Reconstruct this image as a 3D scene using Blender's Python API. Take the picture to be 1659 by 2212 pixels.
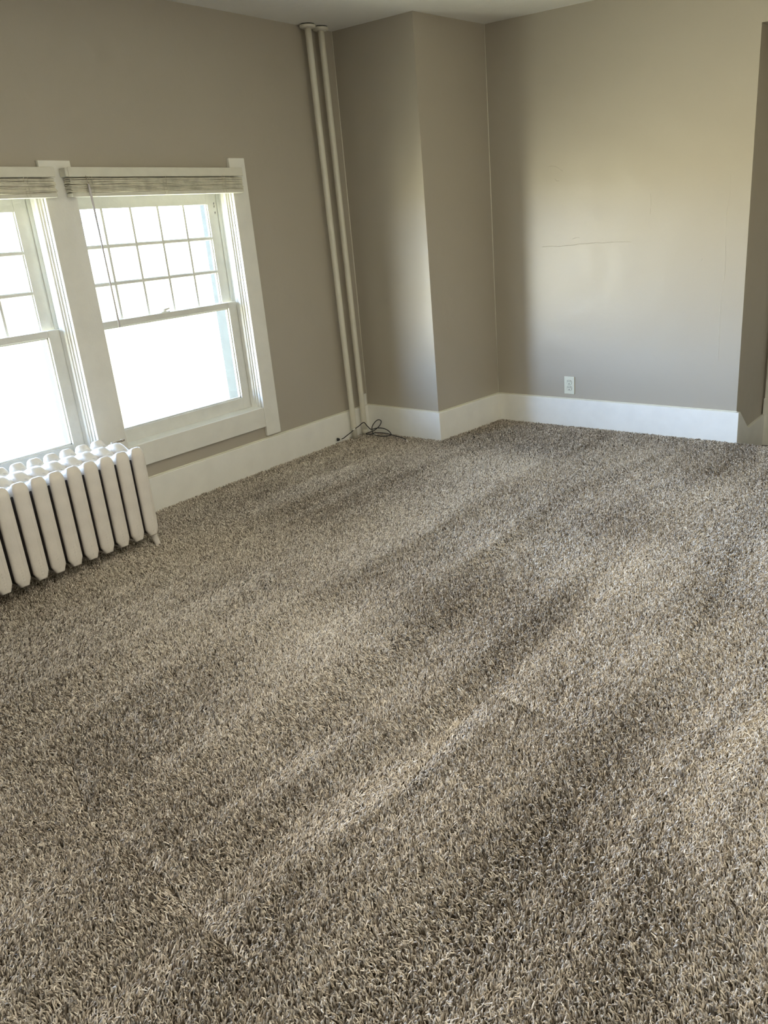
import bpy, bmesh, math
import numpy as np
from mathutils import Vector, Matrix

sc = bpy.context.scene
for o in list(bpy.data.objects):
    bpy.data.objects.remove(o)
C = sc.collection

# ------------------------------------------------------------------ camera
CAM = Vector((3.66, -4.117, 1.389))
RIGHT = Vector((0.8130, 0.5784, -0.0632))
DOWN = Vector((0.1530, -0.3185, -0.9354))
FWD = RIGHT.cross(DOWN).normalized()
DOWN = FWD.cross(RIGHT).normalized()
cam_d = bpy.data.cameras.new('camera')
cam = bpy.data.objects.new('camera', cam_d)
C.objects.link(cam)
m = Matrix((RIGHT.normalized(), -DOWN, -FWD)).transposed().to_4x4()
m.translation = CAM
cam.matrix_world = m
cam_d.sensor_fit = 'HORIZONTAL'
cam_d.sensor_width = 36.0
cam_d.lens = 1739.19 / 1659.0 * 36.0
cam_d.shift_x = -122.4 / 1659.0
cam_d.clip_start = 0.02
sc.camera = cam

# ------------------------------------------------------------------ world (daylight: bluish sky, sunlit ground, hazy bright side)
GROUND_C = (24.5, 24.0, 18.5)       # ground seen below the horizon
GLOW_C = (28.0, 24.0, 15.5)         # sunlit side, at and below the horizon
SKYLOW_C = (35.0, 47.0, 69.0)        # sky up to about 25 degrees
SKYHIGH_C = (0.8, 1.4, 2.6)      # sky overhead
EAST_C = (7.8, 7.0, 4.9)           # fill daylight for the added right-wall window
FILL_C = (1.0, 0.95, 0.86)  # colour of the added fill light
FILL_W = 84.0
w = bpy.data.worlds.new('daylight')
sc.world = w
w.use_nodes = True
nt = w.node_tree
nt.nodes.clear()
out = nt.nodes.new('ShaderNodeOutputWorld')
bg = nt.nodes.new('ShaderNodeBackground')
tc = nt.nodes.new('ShaderNodeTexCoord')
sx = nt.nodes.new('ShaderNodeSeparateXYZ')
nt.links.new(tc.outputs['Generated'], sx.inputs[0])


def ramp(src, a, b, u, v):
    n = nt.nodes.new('ShaderNodeMapRange')
    n.interpolation_type = 'SMOOTHSTEP'
    n.inputs[1].default_value, n.inputs[2].default_value = a, b
    n.inputs[3].default_value, n.inputs[4].default_value = u, v
    nt.links.new(src, n.inputs[0])
    return n.outputs[0]


def mth(op, a, b):
    n = nt.nodes.new('ShaderNodeMath')
    n.operation = op
    for i, v in enumerate((a, b)):
        if isinstance(v, (int, float)):
            n.inputs[i].default_value = v
        else:
            nt.links.new(v, n.inputs[i])
    return n.outputs[0]


X_, Y_, Z_ = sx.outputs
west = ramp(X_, 0.0, 0.05, 1, 0)
east = ramp(X_, 0.0, 0.05, 0, 1)
dp = nt.nodes.new('ShaderNodeVectorMath')
dp.operation = 'DOT_PRODUCT'
dp.inputs[1].default_value = Vector((-0.58, -0.80, 0.02)).normalized()
nt.links.new(tc.outputs['Generated'], dp.inputs[0])
lobe = mth('POWER', mth('MAXIMUM', dp.outputs['Value'], 0.0), 7.0)
lobe = mth('MULTIPLY', mth('MULTIPLY', lobe, ramp(Z_, -0.03, 0.16, 1, 0)), ramp(Z_, -0.45, -0.08, 0, 1))
away = ramp(Y_, 0.02, 0.30, 1, 0.15)       # the side away from the sun is dimmer
away_low = ramp(Y_, 0.25, 0.60, 1, 0.15)
low_west = mth('MULTIPLY', west, away_low)
west = mth('MULTIPLY', west, away)
gnd = mth('MULTIPLY', west, ramp(Z_, -0.05, 0.05, 1, 0))
low = mth('MULTIPLY', low_west, mth('MULTIPLY', ramp(Z_, -0.05, 0.05, 0, 1), ramp(Z_, 0.24, 0.46, 1, 0)))
high = mth('MULTIPLY', west, ramp(Z_, 0.24, 0.46, 0, 1))
acc = None
for mask, col in ((gnd, GROUND_C), (lobe, GLOW_C), (low, SKYLOW_C), (high, SKYHIGH_C), (east, EAST_C)):
    n = nt.nodes.new('ShaderNodeVectorMath')
    n.operation = 'MULTIPLY_ADD'
    cb = nt.nodes.new('ShaderNodeCombineXYZ')
    for i in range(3):
        nt.links.new(mask, cb.inputs[i])
    nt.links.new(cb.outputs[0], n.inputs[0])
    n.inputs[1].default_value = col
    if acc is None:
        n.inputs[2].default_value = (0, 0, 0)
    else:
        nt.links.new(acc, n.inputs[2])
    acc = n.outputs[0]
nt.links.new(acc, bg.inputs[0])
nt.links.new(bg.outputs[0], out.inputs[0])

sc.view_settings.view_transform = 'Standard'
sc.view_settings.look = 'None'
sc.view_settings.gamma = 1.0
sc.view_settings.use_curve_mapping = False
sc.view_settings.exposure = 0.0
sc.cycles.use_adaptive_sampling = True
sc.cycles.adaptive_threshold = 0.02
sc.cycles.max_bounces = 7
sc.cycles.diffuse_bounces = 5
sc.cycles.glossy_bounces = 3
sc.cycles.transmission_bounces = 4
sc.cycles.transparent_max_bounces = 6
sc.cycles.caustics_reflective = False
sc.cycles.caustics_refractive = False
sc.cycles.sample_clamp_indirect = 6.0
sc.cycles.use_denoising = True
try:
    sc.cycles.denoiser = 'OPENIMAGEDENOISE'
    sc.cycles.denoising_input_passes = 'RGB_ALBEDO_NORMAL'
except Exception:
    pass


def portal(name, loc, rot, sx_, sy_):
    # marks a window opening so that daylight is sampled through it
    l = bpy.data.lights.new(name, 'AREA')
    l.shape = 'RECTANGLE'
    l.size, l.size_y = sx_, sy_
    l.cycles.is_portal = True
    o = bpy.data.objects.new(name, l)
    o.location = loc
    o.rotation_euler = rot
    C.objects.link(o)


H = 2.44
portal('daylight_opening', (-0.13, -1.415, 0.98), (0, -math.pi / 2, 0), 1.25, 0.98)
portal('daylight_opening', (-0.13, -2.493, 0.98), (0, -math.pi / 2, 0), 1.25, 0.98)
portal('daylight_opening', (-0.13, -4.85, 0.98), (0, -math.pi / 2, 0), 1.25, 0.98)


portal('daylight_opening', (5.03, -1.55, 1.3), (0, math.pi / 2, 0), 0.8, 1.3)  # behind the added right-wall window
# fill light added under the ceiling, out of view, shining up
fill_d = bpy.data.lights.new('fill_light', 'AREA')
fill_d.shape = 'DISK'
fill_d.size = 0.34
fill_d.energy = FILL_W
fill_d.color = FILL_C
fill_o = bpy.data.objects.new('fill_light', fill_d)
fill_o.location = (2.9, -3.2, 2.12)
fill_o.rotation_euler = (math.pi, 0, 0)
C.objects.link(fill_o)
# second added fill light, shining down to brighten the near carpet
glow_d = bpy.data.lights.new('fill_light_down', 'AREA')
glow_d.shape = 'DISK'
glow_d.size = 0.3
glow_d.energy = 13.0
glow_d.color = (1.0, 0.88, 0.70)
glow_o = bpy.data.objects.new('fill_light_down', glow_d)
glow_o.location = (2.9, -3.2, 2.06)
C.objects.link(glow_o)


# ------------------------------------------------------------------ materials
def mat(name, col, rough=0.5, spec=0.5, noise=0.0, nscale=6.0, bump=0.0, bscale=40.0, metallic=0.0,
        bump2=0.0, b2scale=3.0, col2=None):
    mt = bpy.data.materials.new(name)
    mt.use_nodes = True
    t = mt.node_tree
    b = t.nodes['Principled BSDF']
    b.inputs['Base Color'].default_value = (*col, 1)
    b.inputs['Roughness'].default_value = rough
    b.inputs['Specular IOR Level'].default_value = spec
    b.inputs['Metallic'].default_value = metallic
    tcn = t.nodes.new('ShaderNodeTexCoord')
    if noise > 0:
        n = t.nodes.new('ShaderNodeTexNoise')
        n.inputs['Scale'].default_value = nscale
        n.inputs['Detail'].default_value = 5
        t.links.new(tcn.outputs['Object'], n.inputs['Vector'])
        r = t.nodes.new('ShaderNodeMix')
        r.data_type = 'RGBA'
        c2 = col2 or tuple(c * (1 - noise) for c in col)
        r.inputs[6].default_value = (*c2, 1)
        r.inputs[7].default_value = (*col, 1)
        cr = t.nodes.new('ShaderNodeMapRange')
        cr.inputs[1].default_value = 0.35
        cr.inputs[2].default_value = 0.6
        t.links.new(n.outputs[0], cr.inputs[0])
        t.links.new(cr.outputs[0], r.inputs[0])
        t.links.new(r.outputs[2], b.inputs['Base Color'])
    prev = None
    for st, s_, d in ((bump, bscale, 0.002), (bump2, b2scale, 0.02)):
        if st > 0:
            n = t.nodes.new('ShaderNodeTexNoise')
            n.inputs['Scale'].default_value = s_
            n.inputs['Detail'].default_value = 3
            t.links.new(tcn.outputs['Object'], n.inputs['Vector'])
            bp = t.nodes.new('ShaderNodeBump')
            bp.inputs['Strength'].default_value = st
            bp.inputs['Distance'].default_value = d
            t.links.new(n.outputs[0], bp.inputs['Height'])
            if prev:
                t.links.new(prev.outputs[0], bp.inputs['Normal'])
            prev = bp
    if prev:
        t.links.new(prev.outputs[0], b.inputs['Normal'])
    return mt


M = {}
M['wall'] = mat('taupe_wall_paint', (0.43, 0.39, 0.325), 0.34, 0.5, bump=0.3, bscale=260, bump2=0.3, b2scale=4.5)
M['ceiling'] = mat('ceiling_paint', (0.88, 0.87, 0.83), 0.6, 0.35, bump=0.5, bscale=120, bump2=0.5, b2scale=5)
M['trim'] = mat('white_trim_paint', (0.87, 0.86, 0.81), 0.34, 0.5, noise=0.05, nscale=9, bump=0.2, bscale=90)
M['base'] = mat('white_baseboard_paint', (0.93, 0.92, 0.88), 0.30, 0.5, noise=0.04, nscale=9, bump=0.25, bscale=60)
M['sash'] = mat('white_sash_paint', (0.80, 0.80, 0.76), 0.3, 0.5, noise=0.06, nscale=14, bump=0.4, bscale=60)
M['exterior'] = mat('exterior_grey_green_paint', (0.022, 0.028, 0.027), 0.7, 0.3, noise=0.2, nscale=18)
M['radiator'] = mat('radiator_enamel', (0.78, 0.735, 0.68), 0.34, 0.5, noise=0.06, nscale=20, bump=0.5, bscale=110)
M['iron'] = mat('gap_shade', (0.09, 0.078, 0.074), 0.7, 0.3, noise=0.3, nscale=30)  # dark colour painted in for the shade between radiator sections
M['pipe'] = mat('pipe_paint', (0.74, 0.71, 0.61), 0.4, 0.5, noise=0.04, nscale=12, bump=0.3, bscale=80)
M['blind'] = mat('blind_vinyl', (0.76, 0.74, 0.64), 0.45, 0.4, noise=0.05, nscale=20)
M['slat'] = mat('blind_slat_dusty', (0.72, 0.69, 0.57), 0.5, 0.4, noise=0.22, nscale=30)
M['wand'] = mat('wand_plastic', (0.62, 0.58, 0.60), 0.3, 0.5)
M['plate'] = mat('outlet_plastic', (0.74, 0.74, 0.62), 0.35, 0.5)
M['dark'] = mat('dark_slot', (0.01, 0.01, 0.01), 0.8, 0.2)
M['cable'] = mat('black_cable_rubber', (0.012, 0.012, 0.018), 0.45, 0.5)
M['tape'] = mat('cable_tag', (0.75, 0.74, 0.70), 0.5, 0.4)
M['metal'] = mat('dull_metal', (0.45, 0.40, 0.34), 0.45, 0.5, metallic=0.6)
M['backing'] = mat('carpet_backing', (0.07, 0.055, 0.04), 0.95, 0.1, noise=0.4, nscale=180)
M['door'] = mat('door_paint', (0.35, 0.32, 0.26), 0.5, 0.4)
g = bpy.data.materials.new('window_glass')
g.use_nodes = True
t = g.node_tree
t.nodes.clear()
o_ = t.nodes.new('ShaderNodeOutputMaterial')
tr = t.nodes.new('ShaderNodeBsdfTransparent')
tr.inputs[0].default_value = (0.95, 0.97, 0.965, 1)
gl = t.nodes.new('ShaderNodeBsdfGlossy')
gl.inputs['Roughness'].default_value = 0.03
fr = t.nodes.new('ShaderNodeFresnel')
fr.inputs[0].default_value = 1.45
ms = t.nodes.new('ShaderNodeMixShader')
ge = t.nodes.new('ShaderNodeNewGeometry')
gi = t.nodes.new('ShaderNodeMath')
gi.operation = 'MULTIPLY_ADD'
gi.inputs[1].default_value = -1.0
gi.inputs[2].default_value = 1.0
t.links.new(ge.outputs['Backfacing'], gi.inputs[0])
gm = t.nodes.new('ShaderNodeMath')
gm.operation = 'MULTIPLY'
t.links.new(gi.outputs[0], gm.inputs[0])
t.links.new(fr.outputs[0], gm.inputs[1])
t.links.new(gm.outputs[0], ms.inputs[0])
t.links.new(tr.outputs[0], ms.inputs[1])
t.links.new(gl.outputs[0], ms.inputs[2])
t.links.new(ms.outputs[0], o_.inputs[0])
M['glass'] = g


# ------------------------------------------------------------------ helpers
def box(bm, x0, x1, y0, y1, z0, z1):
    x0, x1 = min(x0, x1), max(x0, x1)
    y0, y1 = min(y0, y1), max(y0, y1)
    z0, z1 = min(z0, z1), max(z0, z1)
    v = [bm.verts.new(p) for p in ((x0, y0, z0), (x1, y0, z0), (x1, y1, z0), (x0, y1, z0),
                                   (x0, y0, z1), (x1, y0, z1), (x1, y1, z1), (x0, y1, z1))]
    for f in ((0, 3, 2, 1), (4, 5, 6, 7), (0, 1, 5, 4), (1, 2, 6, 5), (2, 3, 7, 6), (3, 0, 4, 7)):
        bm.faces.new([v[i] for i in f])


def prism(bm, poly, fn, a, b):
    # poly: 2-D points; fn(u, v, w) -> 3-D; extruded from w=a to w=b
    A = [bm.verts.new(fn(u, v, a)) for u, v in poly]
    B = [bm.verts.new(fn(u, v, b)) for u, v in poly]
    n = len(poly)
    bm.faces.new(A)
    bm.faces.new(B[::-1])
    for i in range(n):
        bm.faces.new((A[i], B[i], B[(i + 1) % n], A[(i + 1) % n]))


def tube(bm, pts, r, n=10, cap=True, rz=1.0):
    pts = [Vector(p) for p in pts]
    rr = r if isinstance(r, (list, tuple)) else [r] * len(pts)
    rings = []
    up = None
    for i, p in enumerate(pts):
        d = (pts[min(i + 1, len(pts) - 1)] - pts[max(i - 1, 0)]).normalized()
        if up is None:
            up = d.orthogonal().normalized()
        up = (up - d * up.dot(d)).normalized()
        s = d.cross(up)
        rings.append([bm.verts.new(p + (up * math.cos(2 * math.pi * k / n) + s * math.sin(2 * math.pi * k / n)) * rr[i]) for k in range(n)])
    for a, b in zip(rings, rings[1:]):
        for k in range(n):
            bm.faces.new((a[k], a[(k + 1) % n], b[(k + 1) % n], b[k]))
    if cap:
        bm.faces.new(rings[0][::-1])
        bm.faces.new(rings[-1])


def catmull(P, k=8):
    P = [Vector(p) for p in P]
    Q = [P[0]] + P + [P[-1]]
    o = []
    for i in range(1, len(Q) - 2):
        a, b, c, d = Q[i - 1], Q[i], Q[i + 1], Q[i + 2]
        for j in range(k):
            t = j / k
            o.append(0.5 * ((2 * b) + (c - a) * t + (2 * a - 5 * b + 4 * c - d) * t * t + (3 * b - a - 3 * c + d) * t ** 3))
    o.append(P[-1])
    return o


def obj(name, bm, m, parent=None, bevel=0.0, smooth=False, kind=None, label=None):
    bmesh.ops.recalc_face_normals(bm, faces=bm.faces)
    me = bpy.data.meshes.new(name)
    bm.to_mesh(me)
    bm.free()
    me.materials.append(M[m])
    o = bpy.data.objects.new(name, me)
    C.objects.link(o)
    if parent:
        o.parent = parent
    if smooth:
        for p in me.polygons:
            p.use_smooth = True
    if bevel:
        b = o.modifiers.new('bevel', 'BEVEL')
        b.width = bevel
        b.segments = 2
        b.limit_method = 'ANGLE'
    if kind:
        o['kind'] = kind
    if label:
        o['label'] = label
    return o


def empty(name, loc=(0, 0, 0), kind=None):
    o = bpy.data.objects.new(name, None)
    o.location = loc
    o.empty_display_size = 0.1
    C.objects.link(o)
    if kind:
        o['kind'] = kind
    return o


def tag(o, label, cat=None, group=None, kind=None):
    o['label'] = label
    if cat:
        o['category'] = cat
    if group:
        o['group'] = group
    if kind:
        o['kind'] = kind
    return o


B = bmesh.new

# ------------------------------------------------------------------ room shell
XR, YB = 4.9, -5.9              # right wall, back wall
P1 = (0.0, 0.019)               # inner corner: window wall / chase
P2 = (0.62, 0.0)                # outer corner of the chase
P3 = (0.688, 0.631)             # inner corner: chase / far wall
P4 = (2.322, 0.646)             # far wall ends at the opening
OX1 = 2.98                      # other side of the opening
OZ = 2.184                      # opening height
SY = 1.24                       # back of the stair lobby
LZ = -0.17                      # lower landing level
WT = 0.13                       # window wall thickness up to the exterior frame
WIN = [(-1.90, -0.93), (-2.978, -2.008), (-5.33, -4.36)]   # openings in y; the last is added for more daylight
WZ0, WZ1 = 0.345, 1.60

b = B()
box(b, -0.25, XR + 0.15, YB - 0.15, 0.648, -0.07, -0.012)
floor = obj('floor', b, 'backing', kind='structure')
tag(floor, 'floor under the brown shag carpet', None, kind='structure')
b = B()
box(b, -0.25, XR + 0.15, YB - 0.15, SY + 0.3, H, H + 0.1)
ceiling = obj('ceiling', b, 'ceiling', kind='structure')
tag(ceiling, 'pale grey-white plaster ceiling', None, kind='structure')

# window wall with its openings
b = B()
ys = [YB - 0.15] + sorted([v for a in WIN for v in a]) + [P1[1]]
box(b, -WT, 0, YB - 0.15, P1[1] + 0.15, -0.012, WZ0)
box(b, -WT, 0, YB - 0.15, P1[1] + 0.15, WZ1, H)
for i in range(0, len(ys) - 1, 2):
    y1 = ys[i + 1] if i + 1 < len(ys) - 1 else P1[1] + 0.15
    box(b, -WT, 0, ys[i], y1, WZ0, WZ1)
wl = obj('wall_left', b, 'wall')
tag(wl, 'taupe painted window wall on the left', None, kind='structure')


def wall_poly(name, poly, z0, z1, label, m='wall'):
    b = B()
    prism(b, poly, lambda u, v, w_: (u, v, w_), z0, z1)
    o = obj(name, b, m)
    tag(o, label, None, kind='structure')
    return o


chase = wall_poly('wall_chase', [P1, P2, P3, (P3[0], 0.80), (0.0, 0.80)], -0.012, H, 'boxed-out taupe wall corner between the pipes and the far wall')
far = wall_poly('wall_far', [P3, P4, (P4[0], SY + 0.13), (P4[0] - 0.12, SY + 0.13), (P4[0] - 0.12, 0.80), (P3[0], 0.80)], LZ, H,
                'taupe far wall with the outlet, ending at the stair opening')
b = B()
prism(b, [P4, (OX1, 0.655), (OX1, 0.80), (P4[0], 0.80)], lambda u, v, w_: (u, v, w_), OZ, H)
prism(b, [(OX1, 0.655), (XR, 0.67), (XR, 0.80), (OX1, 0.80)], lambda u, v, w_: (u, v, w_), LZ, H)
box(b, OX1, OX1 + 0.1, 0.80, SY + 0.13, LZ, H)
box(b, P4[0], OX1, 0.80, SY, OZ, OZ + 0.1)
o = obj('wall_opening', b, 'wall')
tag(o, 'taupe wall above and beside the stair opening', None, kind='structure')
b = B()
box(b, P4[0], OX1, SY, SY + 0.12, LZ, OZ)
o = obj('wall_lobby', b, 'wall')
tag(o, 'wall at the back of the stair lobby', None, kind='structure')
b = B()
box(b, P4[0] - 0.12, OX1 + 0.1, 0.648, SY + 0.12, LZ - 0.06, LZ)
box(b, P4[0] - 0.12, OX1 + 0.1, 0.60, 0.648, LZ - 0.06, -0.06)
o = obj('floor_landing', b, 'backing')
tag(o, 'lower carpeted landing beyond the opening', None, kind='structure')

# right wall and back wall (behind the camera)
RW = (-2.2, -0.9, 0.90, 1.70)  # opening for the added right-wall window
b = B()
box(b, XR, XR + 0.13, YB - 0.15, 0.8, -0.012, RW[2])
box(b, XR, XR + 0.13, YB - 0.15, 0.8, RW[3], H)
box(b, XR, XR + 0.13, YB - 0.15, RW[0], RW[2], RW[3])
box(b, XR, XR + 0.13, RW[1], 0.8, RW[2], RW[3])
o = obj('wall_right', b, 'wall')
tag(o, 'taupe right wall', None, kind='structure')
b = B()
box(b, 0, XR, YB - 0.13, YB, -0.012, H)
o = obj('wall_back', b, 'wall')
tag(o, 'taupe wall behind the camera', None, kind='structure')


# baseboards ------------------------------------------------------------
BH, BT = 0.181, 0.02


def baseboard(name, a, b_, na, nb, label, z0=-0.012, z1=BH):
    # board from a to b_; na, nb: front-edge end points
    bm = B()
    prism(bm, [a, b_, nb, na], lambda u, v, w_: (u, v, w_), z0, z1)
    o = obj(name, bm, 'base', bevel=0.003)
    # caulk bead along the top
    bm = B()
    m1 = lambda p, q, f: (p[0] + (q[0] - p[0]) * f, p[1] + (q[1] - p[1]) * f)
    prism(bm, [a, b_, m1(b_, nb, 0.45), m1(a, na, 0.45)], lambda u, v, w_: (u, v, w_), z1, z1 + 0.006)
    obj('cap_bead', bm, 'blind', parent=o, bevel=0.002)
    tag(o, label, None, kind='structure')
    return o


baseboard('baseboard_left', (0, YB), P1, (BT, YB), (BT, P1[1] - BT), 'white baseboard under the windows along the left wall')
baseboard('baseboard_chase', P1, P2, (BT, P1[1] - BT), (P2[0] + BT, P2[1] - BT), 'white baseboard on the near face of the boxed-out corner')
baseboard('baseboard_chase_side', P2, P3, (P2[0] + BT, P2[1] - BT), (P3[0] + BT, P3[1] - BT), 'white baseboard on the receding face of the boxed-out corner')
baseboard('baseboard_far', P3, P4, (P3[0] + BT, P3[1] - BT), (P4[0] + BT, P4[1] - BT), 'bright white baseboard under the outlet on the far wall')
baseboard('baseboard_right', (OX1, 0.655), (XR, 0.67), (OX1, 0.655 - BT), (XR, 0.67 - BT), 'white baseboard right of the stair opening')
# stair skirt: return end of the baseboard, cut down to the landing baseboard
b = B()
prism(b, [(0.646 - BT, 0.0), (0.646 - BT, 0.181), (0.655, 0.181), (0.852, 0.035), (1.225, 0.035), (1.225, LZ), (0.646, LZ), (0.646, 0.0)],
      lambda u, v, w_: (w_, u, v), P4[0], P4[0] + BT)
o = obj('baseboard_stair', b, 'trim', bevel=0.002)
tag(o, 'white stair skirt board stepping down inside the opening', None, kind='structure')

# door casing and door at the back of the stair lobby
b = B()
box(b, P4[0] + 0.012, P4[0] + 0.12, SY - 0.022, SY, 0.14, OZ - 0.02)
box(b, P4[0] + 0.022, P4[0] + 0.042, SY - 0.034, SY - 0.022, 0.27, OZ - 0.02)
box(b, P4[0] + 0.008, P4[0] + 0.124, SY - 0.030, SY, LZ, 0.14)
o = obj('trim_1', b, 'trim', bevel=0.003)
tag(o, 'white door casing inside the stair opening at the right edge', None, kind='structure')
b = B()
box(b, P4[0] + 0.125, OX1 - 0.05, SY - 0.012, SY, LZ + 0.01, 1.85)
o = obj('door_1', b, 'door', bevel=0.002)
tag(o, 'shaded door at the back of the stair opening', None, kind='structure')

# plaster cracks and patched ridges on the far wall (painted over)
yw = lambda x: 0.631 + (x - 0.688) / (2.322 - 0.688) * 0.015
CR = [[(1.052, 1.146), (1.10, 1.149), (1.17, 1.145), (1.222, 1.149), (1.272, 1.150), (1.31, 1.156), (1.372, 1.156), (1.42, 1.16), (1.469, 1.157), (1.553, 1.160), (1.658, 1.156)],
      [(2.203, 1.563), (2.212, 1.388), (2.2, 1.30), (2.2, 1.199), (2.208, 0.973), (2.196, 0.822), (2.197, 0.614), (2.2, 0.465)],
      [(1.150, 1.54), (1.162, 1.528), (1.175, 1.528)], [(1.266, 1.186), (1.29, 1.193), (1.316, 1.192)], [(2.079, 1.055), (2.070, 1.035)],
      [(1.10, 1.61), (1.151, 1.61), (1.207, 1.577)], [(1.409, 0.918), (1.421, 0.934)], [(1.76, 1.42), (1.765, 1.36), (1.76, 1.30)]]
for k, c in enumerate(CR):
    b = B()
    pts = catmull([(x, yw(x) + 0.0017, z) for x, z in c], 6)
    rng = np.random.RandomState(k)
    rr = [0.0023 + 0.0011 * rng.rand() for _ in pts]
    rr[0] = rr[-1] = 0.0006
    tube(b, pts, rr, 6)
    obj('plaster_crack', b, 'wall', parent=far, smooth=True)
# faint painted edge beads in the corners (caulk lines)
for nm, (x, y) in (('corner_bead', (P1[0] + 0.001, P1[1] - 0.001)), ('corner_bead', (P3[0] + 0.001, P3[1] - 0.001))):
    b = B()
    tube(b, [(x, y, 0.19), (x, y, H)], 0.0028, 6)
    obj(nm, b, 'blind', parent=chase, smooth=True)

# ------------------------------------------------------------------ windows
JD = -0.13


def make_window(idx, y0, y1, label):
    """y0 < y1 opening along the window wall."""
    W = empty('window_%d' % idx, (0, 0, 0), 'structure')
    W['label'] = label
    # jambs with stops (both sides) and head
    b = B()
    for s, ye in ((1, y1), (-1, y0)):
        f = lambda u, v, w_: (u, ye - s * v, w_)
        prof = [(0.0, -0.004), (0.0, 0.004), (-0.012, 0.006), (-0.014, 0.014), (-0.020, 0.014), (-0.022, 0.022), (-0.034, 0.026), (-0.046, 0.036),
                (-0.047, 0.012), (-0.090, 0.012), (-0.090, 0.030), (-0.098, 0.030), (-0.098, 0.012), (JD, 0.012), (JD, -0.004)]
        prism(b, prof, f, WZ0 + 0.01, WZ1)
    obj('jamb', b, 'sash', parent=W, bevel=0.0015)
    b = B()
    prism(b, [(0.0, 1.60), (0.0, 1.592), (-0.02, 1.588), (-0.046, 1.58), (-0.046, 1.592), (-0.098, 1.592), (JD, 1.592), (JD, 1.60)],
          lambda u, v, w_: (u, w_, v), y0, y1)
    obj('head_jamb', b, 'sash', parent=W)
    # interior sill
    b = B()
    prism(b, [(0.0, 0.345), (0.0, 0.3712), (-0.046, 0.379), (JD, 0.372), (JD, 0.345)], lambda u, v, w_: (u, w_, v), y0 - 0.002, y1 + 0.002)
    obj('window_sill', b, 'sash', parent=W, bevel=0.0015)
    # sashes -----------------------------------------------------
    ys0, ys1 = y0 + 0.013, y1 - 0.013
    # lower sash (inner)
    gx = -0.066
    b = B()
    xa, xb = -0.084, -0.049
    L = ys0 + 0.058
    Rr = y1 - 0.092
    box(b, xa, xb, ys0, L, 0.379, 0.991)
    box(b, xa, xb, Rr, ys1, 0.379, 0.991)
    box(b, xa, xb, L, Rr, 0.379, 0.446)
    box(b, xa, xb, L, Rr, 0.960, 0.991)
    low = obj('lower_sash', b, 'sash', parent=W, bevel=0.0025)
    b = B()   # glazing bead steps round the glass
    e = 0.007
    box(b, gx - 0.006, gx + 0.006, L, L + e, 0.446, 0.96)
    box(b, gx - 0.006, gx + 0.006, Rr - e, Rr, 0.446, 0.96)
    box(b, gx - 0.006, gx + 0.006, L, Rr, 0.446, 0.446 + e)
    box(b, gx - 0.006, gx + 0.006, L, Rr, 0.96 - e, 0.96)
    obj('glazing_bead', b, 'sash', parent=low, bevel=0.001)
    b = B()
    box(b, gx - 0.0015, gx + 0.0015, L, Rr, 0.446, 0.960)
    obj('window_pane', b, 'glass', parent=low)
    # sash lock on the meeting rail
    yc = 0.5 * (y0 + y1) - 0.02
    b = B()
    box(b, -0.080, -0.058, yc - 0.028, yc + 0.028, 0.991, 0.995)
    tube(b, [(-0.07, yc, 0.994), (-0.07, yc, 1.006)], [0.011, 0.009], 12)
    tube(b, [(-0.07, yc, 1.003), (-0.062, yc + 0.012, 1.006), (-0.058, yc + 0.026, 1.009)], [0.006, 0.005, 0.004], 8)
    obj('sash_lock', b, 'sash', parent=low, smooth=False, bevel=0.001)
    # upper sash (outer)
    xa, xb = -0.125, -0.099
    gx = -0.113
    Lu, Ru = y0 + 0.070, y1 - 0.091
    b = B()
    box(b, xa, xb, ys0, Lu, 0.955, 1.592)
    box(b, xa, xb, Ru, ys1, 0.955, 1.592)
    box(b, xa, xb, Lu, Ru, 1.512, 1.592)
    box(b, xa, xb, Lu, Ru, 0.955, 0.990)
    up = obj('upper_sash', b, 'sash', parent=W, bevel=0.002)
    b = B()
    e = 0.006
    box(b, gx - 0.006, gx + 0.006, Lu, Lu + e, 0.99, 1.512)
    box(b, gx - 0.006, gx + 0.006, Ru - e, Ru, 0.99, 1.512)
    pitch = (Ru - Lu) / 5
    for k in range(1, 5):
        yy = Lu + pitch * k
        prism(b, [(gx - 0.009, yy - 0.004), (gx - 0.003, yy - 0.0105), (gx + 0.003, yy - 0.0105), (xb - 0.001, yy - 0.006), (xb - 0.001, yy + 0.006),
                  (gx + 0.003, yy + 0.0105), (gx - 0.003, yy + 0.0105), (gx - 0.009, yy + 0.004)], lambda u, v, w_: (u, v, w_), 0.985, 1.515)
    for zz in (1.160, 1.337):
        prism(b, [(gx - 0.0084, zz - 0.0044), (gx - 0.0027, zz - 0.0103), (gx + 0.0027, zz - 0.0103), (xb - 0.0022, zz - 0.0062), (xb - 0.0022, zz + 0.0062),
                  (gx + 0.0027, zz + 0.0103), (gx - 0.0027, zz + 0.0103), (gx - 0.0084, zz + 0.0044)], lambda u, v, w_: (u, w_, v), Lu, Ru)
    obj('muntins', b, 'sash', parent=up)
    b = B()
    box(b, gx - 0.0015, gx + 0.0015, Lu, Ru, 0.99, 1.512)
    obj('window_pane', b, 'glass', parent=up)
    # exterior frame and sill, seen through the glass
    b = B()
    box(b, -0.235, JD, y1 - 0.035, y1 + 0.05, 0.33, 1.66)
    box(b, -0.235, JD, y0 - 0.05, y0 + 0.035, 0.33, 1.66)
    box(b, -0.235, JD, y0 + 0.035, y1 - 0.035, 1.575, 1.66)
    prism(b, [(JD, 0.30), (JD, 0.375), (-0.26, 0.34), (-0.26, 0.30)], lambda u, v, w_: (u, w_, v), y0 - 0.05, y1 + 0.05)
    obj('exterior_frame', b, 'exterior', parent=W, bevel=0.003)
    return W


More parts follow.
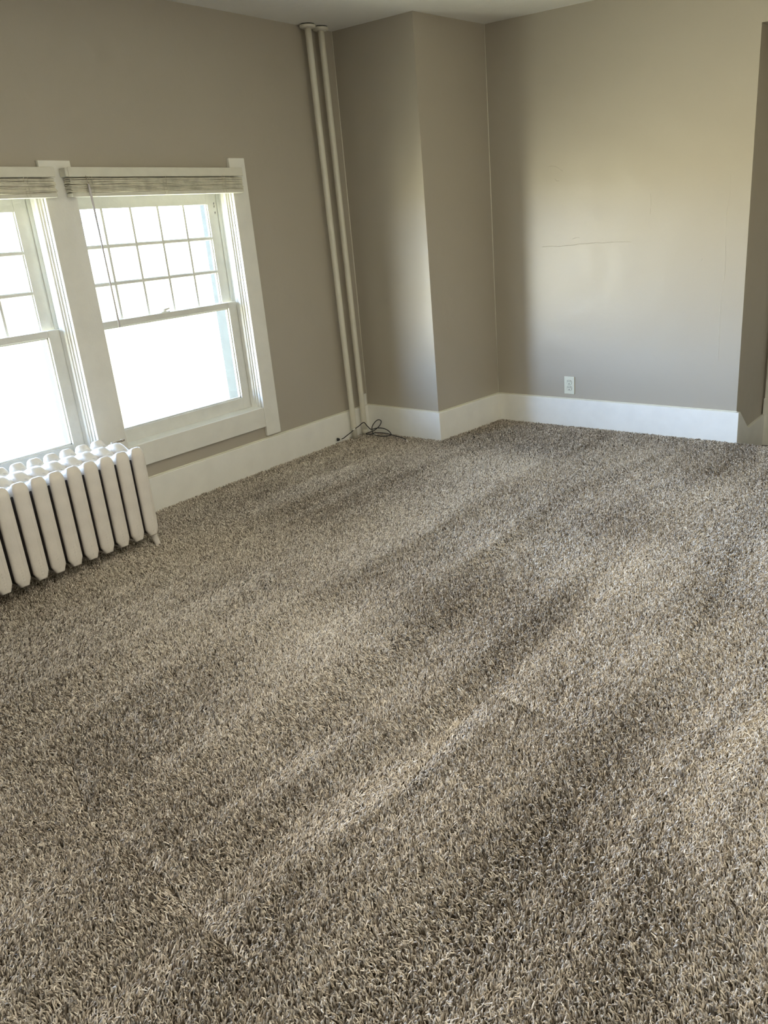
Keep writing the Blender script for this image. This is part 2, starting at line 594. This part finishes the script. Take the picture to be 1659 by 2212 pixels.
w1 = make_window(1, WIN[0][0], WIN[0][1], 'double-hung window right of the mullion, three rows of small panes above')
w2 = make_window(2, WIN[1][0], WIN[1][1], 'double-hung window cut by the left edge, behind the radiator')
w3 = make_window(3, WIN[2][0], WIN[2][1], 'added double-hung window on the left wall beside the camera, out of view')  # unseen window added to bring in more daylight
# small finger-wear marks on the stiles
for (yy, zz) in ((-0.976, 1.515), (-0.976, 1.500), (-0.976, 1.468)):
    b = B()
    tube(b, [(-0.0988, yy - 0.002, zz - 0.006), (-0.0985, yy, zz + 0.006)], [0.0012, 0.0022], 6)
    obj('paint_chip', b, 'dark', parent=w1)
b = B()
f = 0.05
x0, x1 = XR + 0.02, XR + 0.06
box(b, x0, x1, RW[0], RW[0] + f, RW[2], RW[3])
box(b, x0, x1, RW[1] - f, RW[1], RW[2], RW[3])
box(b, x0, x1, RW[0] + f, RW[1] - f, RW[2], RW[2] + f)
box(b, x0, x1, RW[0] + f, RW[1] - f, RW[3] - f, RW[3])
box(b, x0, x1, -1.57, -1.53, RW[2] + f, RW[3] - f)
o = obj('window_4', b, 'sash', bevel=0.002)  # unseen window added to fill the room from the right
tag(o, 'added window in the right wall, out of view, for fill daylight', None, kind='structure')
# bowl shape made up to hold the added fill light
b = B()
n_ = 28
prof = [(0.18, 0.07), (0.175, 0.045), (0.14, 0.012), (0.07, 0.0), (0.0, -0.004)]
rings = [[b.verts.new((r * math.cos(2 * math.pi * k / n_), r * math.sin(2 * math.pi * k / n_), z)) for k in range(n_)] for r, z in prof[:-1]]
for p, q in zip(rings, rings[1:]):
    for k in range(n_):
        b.faces.new((p[k], p[(k + 1) % n_], q[(k + 1) % n_], q[k]))
b.faces.new(rings[-1])
ul = empty('fill_light_bowl', (2.9, -3.2, 2.08))
tag(ul, 'shallow white bowl added under the ceiling for the fill light, out of view', 'ceiling light')
o = obj('bowl', b, 'trim', parent=ul, smooth=True)
so = o.modifiers.new('thick', 'SOLIDIFY')
so.thickness = 0.005
for k in range(3):
    a_ = 2 * math.pi * k / 3
    b = B()
    tube(b, [(0.176 * math.cos(a_), 0.176 * math.sin(a_), 0.06), (0.01 * math.cos(a_), 0.01 * math.sin(a_), H - 2.08)], 0.003, 6)
    obj('rod', b, 'metal', parent=ul)

# interior casings
CT = 0.02


def casing(n, y0, y1, z0, z1, label, t=CT):
    b = B()
    box(b, 0, t, y0, y1, z0, z1)
    o = obj('trim_%d' % n, b, 'trim', bevel=0.003)
    tag(o, label, None, kind='structure')
    return o


casing(2, -0.930, -0.820, 0.198, 1.737, 'white casing board on the right side of the right-hand window')
casing(3, -2.008, -1.855, 0.371, 1.716, 'wide white mullion board between the two windows')
casing(4, -3.09, -2.978, 0.198, 1.72, 'white casing board on the far left of the window pair')
casing(5, -2.978, -0.930, 0.255, 0.3712, 'white apron board under the window sills', 0.018)
casing(6, -1.855, -0.930, 1.585, 1.66, 'white head board behind the right-hand blind', 0.017)
casing(7, -2.978, -2.008, 1.585, 1.66, 'white head board behind the left-hand blind', 0.017)
# stub of old board in the corner behind the pipes
b = B()
box(b, 0, 0.014, -0.040, 0.0, 0.187, 0.262)
o = obj('trim_8', b, 'trim', bevel=0.001)
tag(o, 'short stub of board above the baseboard behind the pipes', None, kind='structure')


# ------------------------------------------------------------------ blinds
def make_blind(y0, y1, label, wand=True):
    T = empty('window_blind', (0.02, 0.5 * (y0 + y1), 1.56))
    tag(T, label, 'blind')
    yc, zc = 0.5 * (y0 + y1), 1.56
    off = Vector((0.02, yc, zc))

    def ob(name, b, m, **k):
        bmesh.ops.translate(b, verts=b.verts, vec=-off)
        return obj(name, b, m, parent=T, **k)
    b = B()
    box(b, 0.021, 0.068, y0, y1, 1.645, 1.682)
    ob('headrail', b, 'blind', bevel=0.003)
    b = B()
    box(b, 0.066, 0.073, y0 + 0.012, y1 - 0.004, 1.643, 1.685)
    ob('valance', b, 'blind', bevel=0.003)
    rng = np.random.RandomState(int(abs(y0) * 100))
    n = 12
    for k in range(n):
        z = 1.582 + 0.0050 * k
        b = B()
        dx = rng.uniform(-0.003, 0.003)
        dy = rng.uniform(-0.003, 0.003)
        tw = rng.uniform(-0.0022, 0.0022)
        N = 24
        rows = []
        for i in range(N + 1):
            yy = y0 + 0.014 + dy + (y1 - y0 - 0.026) * i / N
            wv = 0.0009 * math.sin(i * 1.1 + k) + tw * (i / N - 0.5)
            row = []
            for (u, h) in ((0.0, 0.0), (0.012, 0.0022), (0.025, 0.003), (0.038, 0.0022), (0.050, -0.0005)):
                row.append(b.verts.new((0.022 + dx + u, yy, z + h + wv)))
            low_ = [b.verts.new((0.022 + dx + u, yy, z + h + wv - 0.0040)) for (u, h) in ((0.050, -0.0005), (0.038, 0.0022), (0.025, 0.003), (0.012, 0.0022), (0.0, 0.0))]
            rows.append(row + low_)
        for a, c in zip(rows, rows[1:]):
            for j in range(10):
                b.faces.new((a[j], a[(j + 1) % 10], c[(j + 1) % 10], c[j]))
        b.faces.new(rows[0])
        b.faces.new(rows[-1][::-1])
        ob('slat', b, 'slat')
    b = B()
    box(b, 0.022, 0.073, y0 + 0.012, y1 - 0.012, 1.560, 1.577)
    ob('bottom_rail', b, 'blind', bevel=0.004)
    for f in (0.11, 0.5, 0.86):
        yy = y0 + (y1 - y0) * f
        for q in (-0.008, 0.008):
            b = B()
            pts = [(0.0745 + 0.0015 * math.sin(i * 1.9 + q * 300), yy + q + 0.002 * math.sin(i * 2.7 + f * 9), 1.645 - 0.007 * i) for i in range(13)]
            tube(b, pts, 0.0011, 5)
            ob('ladder_cord', b, 'slat', smooth=True)
    if wand:
        yw_ = y0 + 0.092
        b = B()
        tube(b, [(0.078, yw_ - 0.002, 1.648), (0.081, yw_ - 0.001, 1.63), (0.083, yw_, 1.612)], 0.0014, 6)
        ob('wand_hook', b, 'metal', smooth=True)
        b = B()
        tube(b, [(0.083, yw_, 1.614), (0.084, yw_ + 0.001, 1.590), (0.085, yw_ + 0.003, 1.50), (0.085, yw_ + 0.007, 1.33), (0.085, yw_ + 0.012, 1.06), (0.085, yw_ + 0.013, 1.00), (0.085, yw_ + 0.013, 0.972)],
             [0.0035, 0.0055, 0.0048, 0.0040, 0.0040, 0.0052, 0.0052], 6)
        ob('tilt_wand', b, 'wand', smooth=True)
    return T


make_blind(-1.918, -0.886, 'raised white slat blind on the right-hand window with a hanging tilt wand')
make_blind(-2.996, -1.966, 'raised white slat blind at the left edge of the photo, above the radiator', wand=False)

# ------------------------------------------------------------------ steam pipes
def make_pipe(p0, p1, label, elbow):
    T = empty('steam_pipe', (p0[0], p0[1], 0))
    tag(T, label, 'pipe', 'vertical pipes in the corner')
    off = Vector((p0[0], p0[1], 0))
    b = B()
    n = 24
    rng = np.random.RandomState(3)
    pts = [Vector(p0).lerp(Vector(p1), i / n) for i in range(n + 1)]
    tube(b, [p - off for p in pts], 0.0185, 20)
    obj('pipe_shaft', b, 'pipe', parent=T, smooth=True)
    b = B()
    c = Vector(p1) - off
    tube(b, [(c.x, c.y, H - 0.022), (c.x, c.y, H - 0.018), (c.x, c.y, H - 0.009), (c.x, c.y, H - 0.005)], [0.034, 0.044, 0.046, 0.044], 28)
    obj('ceiling_flange', b, 'pipe', parent=T, bevel=0.001)
    b = B()
    tube(b, [(c.x, c.y, H - 0.005), (c.x, c.y, H - 0.0005)], 0.040, 28)
    obj('hole_gap', b, 'dark', parent=T)
    if elbow:
        b = B()
        tube(b, [(0, 0, 0.035), (0, 0, 0.012)], [0.0215, 0.0215], 18)
        obj('pipe_coupling', b, 'pipe', parent=T, bevel=0.002)
    return T


make_pipe((0.052, -0.198, -0.012), (0.052, -0.240, H - 0.004), 'white vertical pipe in the corner, the left one of two', False)
make_pipe((0.052, -0.092, -0.012), (0.052, -0.133, H - 0.004), 'white vertical pipe in the corner, the right one, nearest the boxed-out wall', True)

# ------------------------------------------------------------------ radiator
RX0, RX1 = 0.100, 0.452      # back / front
PITCH = 0.0785
NSEC = 12


def section_mesh(end=False):
    def ztop(x):
        u = (x - RX0) / (RX1 - RX0)
        # three crowns: back, middle, front with hollows between
        z = 0.487 - 0.034 * math.sin(math.pi * u * 2) ** 2 - 0.006 * math.exp(-((u - 0.5) / 0.14) ** 2)
        e = min(u, 1 - u)
        r = 0.10
        if e < r:
            z -= 0.055 * (1 - math.sqrt(max(0, 1 - ((r - e) / r) ** 2)))
        return z

    def zbot(x):
        u = (x - RX0) / (RX1 - RX0)
        e = min(u, 1 - u)
        z = 0.050
        if e < 0.04:
            z += 0.008 * (1 - e / 0.04)
        return z

    def thick(x, z):
        u = (x - RX0) / (RX1 - RX0)
        zt, zb = ztop(x), zbot(x)
        dx = min(x - RX0, RX1 - x)
        dt, db = zt - z, z - zb
        hw = 0.0318
        # flat ornamental face narrows at the foot like a clipped corner
        foot = min(1.0, 0.52 + 0.48 * min(1, max(0, (z - 0.050)) / 0.034))
        hol = math.sin(math.pi * u * 2) ** 2
        crown = 0.46 - 0.16 * hol + (0.54 + 0.16 * hol) * math.sqrt(max(0.0, 1 - (1 - min(1, max(0, dt) / 0.030)) ** 2))
        col = 1.0
        # grooves between the three columns
        g1 = math.exp(-((u - 0.335) / 0.045) ** 2) + math.exp(-((u - 0.665) / 0.045) ** 2)
        mid = min(1, max(0, (z - 0.10) / 0.03)) * min(1, max(0, (0.40 - z) / 0.03))
        col -= 0.72 * min(1, g1) * mid
        r = 0.014
        edge = 1.0
        if dx < r:
            edge = 0.30 + 0.70 * math.sqrt(max(0, 1 - ((r - dx) / r) ** 2))
        return hw * foot * crown * col * edge

    b = B()
    xs = []
    NX, NZ = 64, 72
    for i in range(NX + 1):
        s = i / NX
        xs.append(RX0 + (RX1 - RX0) * (0.5 - 0.5 * math.cos(math.pi * s)) * 0.5 + (RX1 - RX0) * s * 0.5)
    fr = [(0.5 - 0.5 * math.cos(math.pi * j / NZ)) * 0.5 + 0.5 * j / NZ for j in range(NZ + 1)]
    G = {}
    for sgn in (1, -1):
        for i, x in enumerate(xs):
            zt, zb = ztop(x), zbot(x)
            for j, f in enumerate(fr):
                z = zb + (zt - zb) * f
                th = thick(x, z)
                # cast ornament: shallow twisted rope on the crown flanks and low front
                u = (x - RX0) / (RX1 - RX0)
                G[sgn, i, j] = b.verts.new((x, sgn * th, z))
    for sgn in (1, -1):
        for i in range(NX):
            for j in range(NZ):
                q = (G[sgn, i, j], G[sgn, i + 1, j], G[sgn, i + 1, j + 1], G[sgn, i, j + 1])
                fc = b.faces.new(q)
                xm = 0.5 * (xs[i] + xs[i + 1])
                fm = fr[j]
                # shade between neighbouring sections is put into the flank colour
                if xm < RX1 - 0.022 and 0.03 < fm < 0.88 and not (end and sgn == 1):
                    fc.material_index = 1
    for i in range(NX):
        for j in (0, NZ):
            b.faces.new((G[1, i, j], G[1, i + 1, j], G[-1, i + 1, j], G[-1, i, j]))
    for j in range(NZ):
        for i, sg in ((0, 1), (NX, 1)):
            b.faces.new((G[1, i, j], G[1, i, j + 1], G[-1, i, j + 1], G[-1, i, j]))
    return b


def section_details():
    out = []
    # raised rib on the front face, towards the right
    b = B()
    pts = [(RX1 - 0.0040 - 0.0012 * 0, 0.009, z) for z in np.linspace(0.100, 0.43, 12)]
    tube(b, [(RX1 - 0.005, 0.012, 0.095), (RX1 - 0.0045, 0.012, 0.15), (RX1 - 0.0045, 0.012, 0.40), (RX1 - 0.007, 0.011, 0.44)], [0.001, 0.0055, 0.0055, 0.001], 12)
    out.append(('face_rib', b))
    # rope ornament low on the front face: short slanted beads
    b = B()
    for k in range(6):
        z = 0.078 + 0.013 * k
        tube(b, [(RX1 - 0.0018, -0.009, z - 0.006), (RX1 - 0.0008, -0.002, z + 0.001), (RX1 - 0.0018, 0.006, z + 0.009)], [0.0010, 0.0028, 0.0010], 8)
    out.append(('rope_ornament', b))
    # leaf veins in the two hollows on the crown
    for c in (0.25, 0.75):
        b = B()
        for k in range(-2, 3):
            u = c + 0.035 * k
            x = RX0 + (RX1 - RX0) * u
            uu = u
            z = 0.487 - 0.034 * math.sin(math.pi * uu * 2) ** 2 - 0.006 * math.exp(-((uu - 0.5) / 0.14) ** 2)
            tube(b, [(x - 0.006, -0.011, z - 0.003), (x, 0.0, z + 0.0015), (x + 0.006, 0.011, z - 0.003)], [0.0012, 0.0030, 0.0012], 6)
        out.append(('crown_ornament', b))
    return out


rad = empty('radiator', (0.276, -2.511, 0))
tag(rad, 'low white cast-iron column radiator standing under the left-hand window', 'radiator')
RY = [-2.079 - PITCH * i for i in range(NSEC)]
off = Vector(rad.location)
sec0 = None
det0 = []
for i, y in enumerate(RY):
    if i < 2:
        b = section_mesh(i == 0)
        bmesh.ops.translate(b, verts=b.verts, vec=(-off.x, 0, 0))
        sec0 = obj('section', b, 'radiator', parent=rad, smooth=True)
        sec0.data.materials.append(M['iron'])  # second slot: painted-in shade of the gaps
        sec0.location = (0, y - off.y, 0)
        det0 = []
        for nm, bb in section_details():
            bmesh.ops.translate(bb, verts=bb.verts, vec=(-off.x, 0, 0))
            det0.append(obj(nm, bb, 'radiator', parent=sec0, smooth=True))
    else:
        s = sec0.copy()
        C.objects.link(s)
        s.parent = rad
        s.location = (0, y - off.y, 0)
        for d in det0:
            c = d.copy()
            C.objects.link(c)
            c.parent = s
for i in range(NSEC - 1):
    for z in (0.425, 0.085):
        b = B()
        ym = 0.5 * (RY[i] + RY[i + 1]) - off.y
        # webs flare into the neighbouring sections at the middle of the crown
        tube(b, [(0, ym - 0.030, z), (0, ym - 0.012, z), (0, ym + 0.012, z), (0, ym + 0.030, z)], [0.042, 0.032, 0.032, 0.042], 20)
        obj('hub', b, 'radiator', parent=rad, smooth=True)
for y in (RY[0], RY[-1]):
    for x in (RX1 - 0.035, RX0 + 0.035):
        b = B()
        sg = 1 if x > 0.27 else -1
        s_ = 1 if y == RY[0] else -1
        tube(b, [(x - off.x, y - off.y + 0.010 * s_, 0.075), (x - off.x + 0.004 * sg, y - off.y + 0.014 * s_, 0.035), (x - off.x + 0.012 * sg, y - off.y + 0.018 * s_, 0.004), (x - off.x + 0.013 * sg, y - off.y + 0.018 * s_, -0.012)],
             [0.022, 0.015, 0.014, 0.017], 10)
        obj('foot', b, 'radiator', parent=rad, smooth=True)
b = B()
tube(b, [(0.19 - off.x, -2.046 - off.y, 0.462), (0.19 - off.x, -2.010 - off.y, 0.463), (0.19 - off.x, -1.990 - off.y, 0.463)], [0.006, 0.0045, 0.0045], 8)
tube(b, [(0.19 - off.x, -1.992 - off.y, 0.463), (0.19 - off.x, -1.976 - off.y, 0.463)], [0.0065, 0.006], 8)
vb = obj('air_bleed_valve', b, 'metal', parent=rad, smooth=True)
vb['label'] = 'small dull brown bleed valve'

# ------------------------------------------------------------------ outlet
ot = empty('wall_outlet', (1.239, yw(1.239), 0.271))
tag(ot, 'cream duplex wall outlet above the baseboard on the far wall', 'outlet')
b = B()
box(b, -0.037, 0.037, -0.006, 0.0, -0.058, 0.058)
obj('cover_plate', b, 'plate', parent=ot, bevel=0.003)
for zc in (0.0195, -0.0195):
    b = B()
    P = []
    for k in range(32):
        a = 2 * math.pi * k / 32
        P.append((0.0172 * math.cos(a), max(-0.0140, min(0.0140, 0.0172 * math.sin(a))) + zc))
    prism(b, P, lambda u, v, w_: (u, w_, v), -0.0085, -0.005)
    r = obj('receptacle', b, 'plate', parent=ot, bevel=0.0008)
    b = B()
    P2_ = [(p[0] * 1.09, (p[1] - zc) * 1.09 + zc) for p in P]
    prism(b, P2_, lambda u, v, w_: (u, w_, v), -0.0063, -0.0055)
    obj('socket_gap', b, 'backing', parent=r)
    b = B()
    box(b, -0.0085, -0.0055, -0.0089, -0.008, zc + 0.001, zc + 0.010)
    box(b, 0.0055, 0.0085, -0.0089, -0.008, zc + 0.001, zc + 0.010)
    tube(b, [(0, -0.0080, zc - 0.0085), (0, -0.0089, zc - 0.0085)], 0.0031, 12)
    obj('slots', b, 'dark', parent=r)
b = B()
tube(b, [(0, -0.006, 0), (0, -0.0075, 0)], 0.003, 12)
obj('screw', b, 'plate', parent=ot)

# ------------------------------------------------------------------ black cable on the floor by the pipes
PT = [(0.040, -0.335, 0.024), (0.060, -0.322, 0.030), (0.079, -0.308, 0.046), (0.1, -0.284, 0.066), (0.096, -0.240, 0.078), (0.095, -0.198, 0.086), (0.095, -0.145, 0.099), (0.1, -0.119, 0.069),
      (0.11, -0.093, 0.040), (0.13, -0.060, 0.042), (0.165, -0.045, 0.042), (0.21, -0.045, 0.034), (0.255, -0.065, 0.022), (0.282, -0.101, 0.017), (0.229, -0.141, 0.017), (0.163, -0.134, 0.026),
      (0.12, -0.093, 0.056), (0.12, -0.056, 0.084), (0.13, -0.030, 0.094), (0.135, -0.010, 0.078), (0.13, -0.028, 0.050), (0.122, -0.076, 0.030), (0.101, -0.138, 0.020),
      (0.13, -0.130, 0.017), (0.161, -0.098, 0.022), (0.231, -0.085, 0.022), (0.318, -0.098, 0.018), (0.403, -0.118, 0.016), (0.474, -0.165, 0.015)]
cb = empty('coaxial_cable', (0.2, -0.13, 0))
tag(cb, 'thin black cable looped loosely on the carpet beneath the corner pipes', 'cable')
off = Vector(cb.location)
b = B()
tube(b, [p - off for p in catmull(PT, 7)], 0.0031, 8)
obj('cord', b, 'cable', parent=cb, smooth=True)
b = B()
tube(b, [Vector(p) - off for p in ((0.024, -0.345, 0.024), (0.030, -0.341, 0.024), (0.040, -0.335, 0.024))], [0.011, 0.011, 0.006], 12)
obj('wall_grommet', b, 'cable', parent=cb, bevel=0.001)
for a, c in (((0.099, -0.262, 0.0745), (0.096, -0.240, 0.079)), ((0.200, -0.140, 0.021), (0.175, -0.1365, 0.024)), ((0.462, -0.156, 0.0155), (0.482, -0.172, 0.015)), ((0.041, -0.3345, 0.024), (0.050, -0.3285, 0.026))):
    b = B()
    tube(b, [Vector(a) - off, Vector(c) - off], 0.0046, 10)
    t_ = obj('cable_sleeve', b, 'tape', parent=cb)
    t_['label'] = 'pale sleeve round the black cable'


# ------------------------------------------------------------------ carpet pile
def vnoise(x, y, sx_, sy_, seed):
    r = np.random.RandomState(seed)
    G = r.rand(128, 128) * 2 - 1
    u = x / sx_ + 40.3
    v = y / sy_ + 40.7
    i = np.floor(u).astype(int)
    j = np.floor(v).astype(int)
    fu = u - i
    fv = v - j
    fu = fu * fu * (3 - 2 * fu)
    fv = fv * fv * (3 - 2 * fv)
    i %= 127
    j %= 127
    return (G[i, j] * (1 - fu) * (1 - fv) + G[i + 1, j] * fu * (1 - fv) + G[i, j + 1] * (1 - fu) * fv + G[i + 1, j + 1] * fu * fv)


def carpet():
    rng = np.random.RandomState(11)
    S0 = 0.0041
    X0, X1, Y0, Y1 = 0.024, 4.6, -4.3, 0.64
    nx, ny = int((X1 - X0) / S0), int((Y1 - Y0) / S0)
    gx, gy = np.meshgrid(np.arange(nx), np.arange(ny), indexing='ij')
    x = (X0 + (gx + rng.rand(nx, ny)) * S0).ravel()
    y = (Y0 + (gy + rng.rand(nx, ny)) * S0).ravel()
    d = np.sqrt((x - CAM.x) ** 2 + (y - CAM.y) ** 2 + CAM.z ** 2)
    s = S0 * np.maximum(1.0, d / 2.3) ** 0.45
    keep = rng.rand(x.size) < 0.86 * (S0 / s) ** 2
    # outline of the room: chase and far wall
    keep &= ~((x < 0.645 + (y + 0.02) * 0.108) & (y > -0.022))
    keep &= y < 0.622
    keep &= ~((x < 0.022))
    # far-right region under / behind the camera is out of view
    keep &= ((x - CAM.x) * FWD.x + (y - CAM.y) * FWD.y) > 0.15
    x, y, s, d = x[keep], y[keep], s[keep], d[keep]
    n = x.size
    k = s / S0
    # vacuum tracks: lean of the pile changes in long bands that run along the room
    wx = x + 0.10 * vnoise(x, y, 0.9, 0.9, 1)
    wy = y + 0.10 * vnoise(x, y, 0.9, 0.9, 2)
    band = vnoise(wx, wy, 0.11, 1.4, 3) + 0.8 * vnoise(wx, wy, 0.055, 0.8, 4)
    cross = vnoise(wx, wy, 0.9, 0.30, 5)
    patch = vnoise(wx, wy, 0.45, 0.45, 6)
    lean_y = 0.25 + 0.50 * band + 0.30 * cross
    lean_x = -0.10 + 0.35 * patch + 0.25 * vnoise(x, y, 0.2, 0.5, 7)
    # creases where one vacuum pass ends and the next begins
    def crease(ax, ay, bx, by, wdt=0.022):
        vx, vy = bx - ax, by - ay
        L = math.hypot(vx, vy)
        tt = ((x - ax) * vx + (y - ay) * vy) / L
        nn = ((x - ax) * -vy + (y - ay) * vx) / L + 0.03 * vnoise(x, y, 0.25, 0.25, 9)
        inside = np.clip(tt / 0.1, 0, 1) * np.clip((L - tt) / 0.1, 0, 1)
        return inside * np.sign(nn) * np.exp(-(nn / (wdt * 2.2)) ** 2), inside * np.exp(-(nn / wdt) ** 2), (-vy / L, vx / L)
    dent = np.zeros(n)
    for c in ((1.90, -3.36, 2.61, -3.40), (1.60, -3.20, 1.92, -3.37), (1.86, -2.33, 2.15, -2.30), (2.40, -2.36, 2.80, -2.37), (1.95, -0.80, 2.46, -0.78), (2.55, -2.9, 2.50, -2.36)):
        sgn, dn, (nx_, ny_) = crease(*c)
        lean_x += 0.5 * sgn * nx_
        lean_y += 0.5 * sgn * ny_
        dent = np.maximum(dent, dn)
    # tuft-to-tuft scatter
    lean_x += rng.normal(0, 0.28, n) + 0.75 * (vnoise(x + 0.002, y, 0.011, 0.011, 8) - vnoise(x - 0.002, y, 0.011, 0.011, 8))
    lean_y += rng.normal(0, 0.28, n) + 0.75 * (vnoise(x, y + 0.002, 0.011, 0.011, 8) - vnoise(x, y - 0.002, 0.011, 0.011, 8))
    lm = np.sqrt(lean_x ** 2 + lean_y ** 2)
    f = np.minimum(1.0, 1.25 / np.maximum(lm, 1e-6))
    lean_x *= f
    lean_y *= f
    ln = (0.0135 + 0.0045 * rng.rand(n)) * np.minimum(1.0, 2.6 / d) ** 0.35 * (1 - 0.30 * dent) * (1 + 0.22 * vnoise(x, y, 0.011, 0.011, 8))
    rad_ = (0.00102 + 0.00045 * rng.rand(n)) * k ** 0.8
    NP = 5
    tt = np.linspace(0, 1, NP)
    pos = np.zeros((n, NP, 3), np.float32)
    curl = rng.normal(0, 0.5, n)
    for i, t_ in enumerate(tt):
        a = t_ ** 1.5
        pos[:, i, 0] = x + ln * (lean_x * a * 0.72 - lean_y * curl * t_ * t_)
        pos[:, i, 1] = y + ln * (lean_y * a * 0.72 + lean_x * curl * t_ * t_)
        hz = t_ - 0.30 * t_ * t_ * (lean_x ** 2 + lean_y ** 2)
        pos[:, i, 2] = -0.0105 + ln * hz
    prof = np.array([0.8, 0.95, 1.05, 1.1, 0.75], np.float32)
    radv = (rad_[:, None] * prof[None, :]).astype(np.float32)
    hc = bpy.data.hair_curves.new('carpet_pile')
    hc.add_curves([NP] * n)
    hc.attributes['position'].data.foreach_set('vector', pos.ravel())
    ra = hc.attributes.get('radius') or hc.attributes.new('radius', 'FLOAT', 'POINT')
    ra.data.foreach_set('value', radv.ravel())
    ta = hc.attributes.new('tone', 'FLOAT', 'CURVE')
    tone = np.clip(0.5 + 0.34 * rng.normal(0, 1, n) + 0.22 * vnoise(x, y, 0.5, 0.5, 12), 0, 1).astype(np.float32)
    ta.data.foreach_set('value', tone)
    mt = bpy.data.materials.new('carpet_yarn')
    mt.use_nodes = True
    t = mt.node_tree
    bs = t.nodes['Principled BSDF']
    bs.inputs['Roughness'].default_value = 0.45
    bs.inputs['Specular IOR Level'].default_value = 0.8
    at = t.nodes.new('ShaderNodeAttribute')
    at.attribute_name = 'tone'
    cr = t.nodes.new('ShaderNodeValToRGB')
    cr.color_ramp.elements[0].position = 0.0
    cr.color_ramp.elements[0].color = (0.14, 0.11, 0.08, 1)
    cr.color_ramp.elements[1].position = 1.0
    cr.color_ramp.elements[1].color = (0.84, 0.775, 0.69, 1)
    e = cr.color_ramp.elements.new(0.5)
    e.color = (0.48, 0.42, 0.35, 1)
    t.links.new(at.outputs['Fac'], cr.inputs[0])
    t.links.new(cr.outputs[0], bs.inputs['Base Color'])
    hc.materials.append(mt)
    o = bpy.data.objects.new('carpet_pile', hc)
    C.objects.link(o)
    tag(o, 'brown-grey shag carpet pile with vacuum tracks covering the floor', 'carpet', kind='stuff')
    print('tufts', n)


sc.cycles_curves.shape = 'THICK'
sc.cycles_curves.subdivisions = 2
carpet()
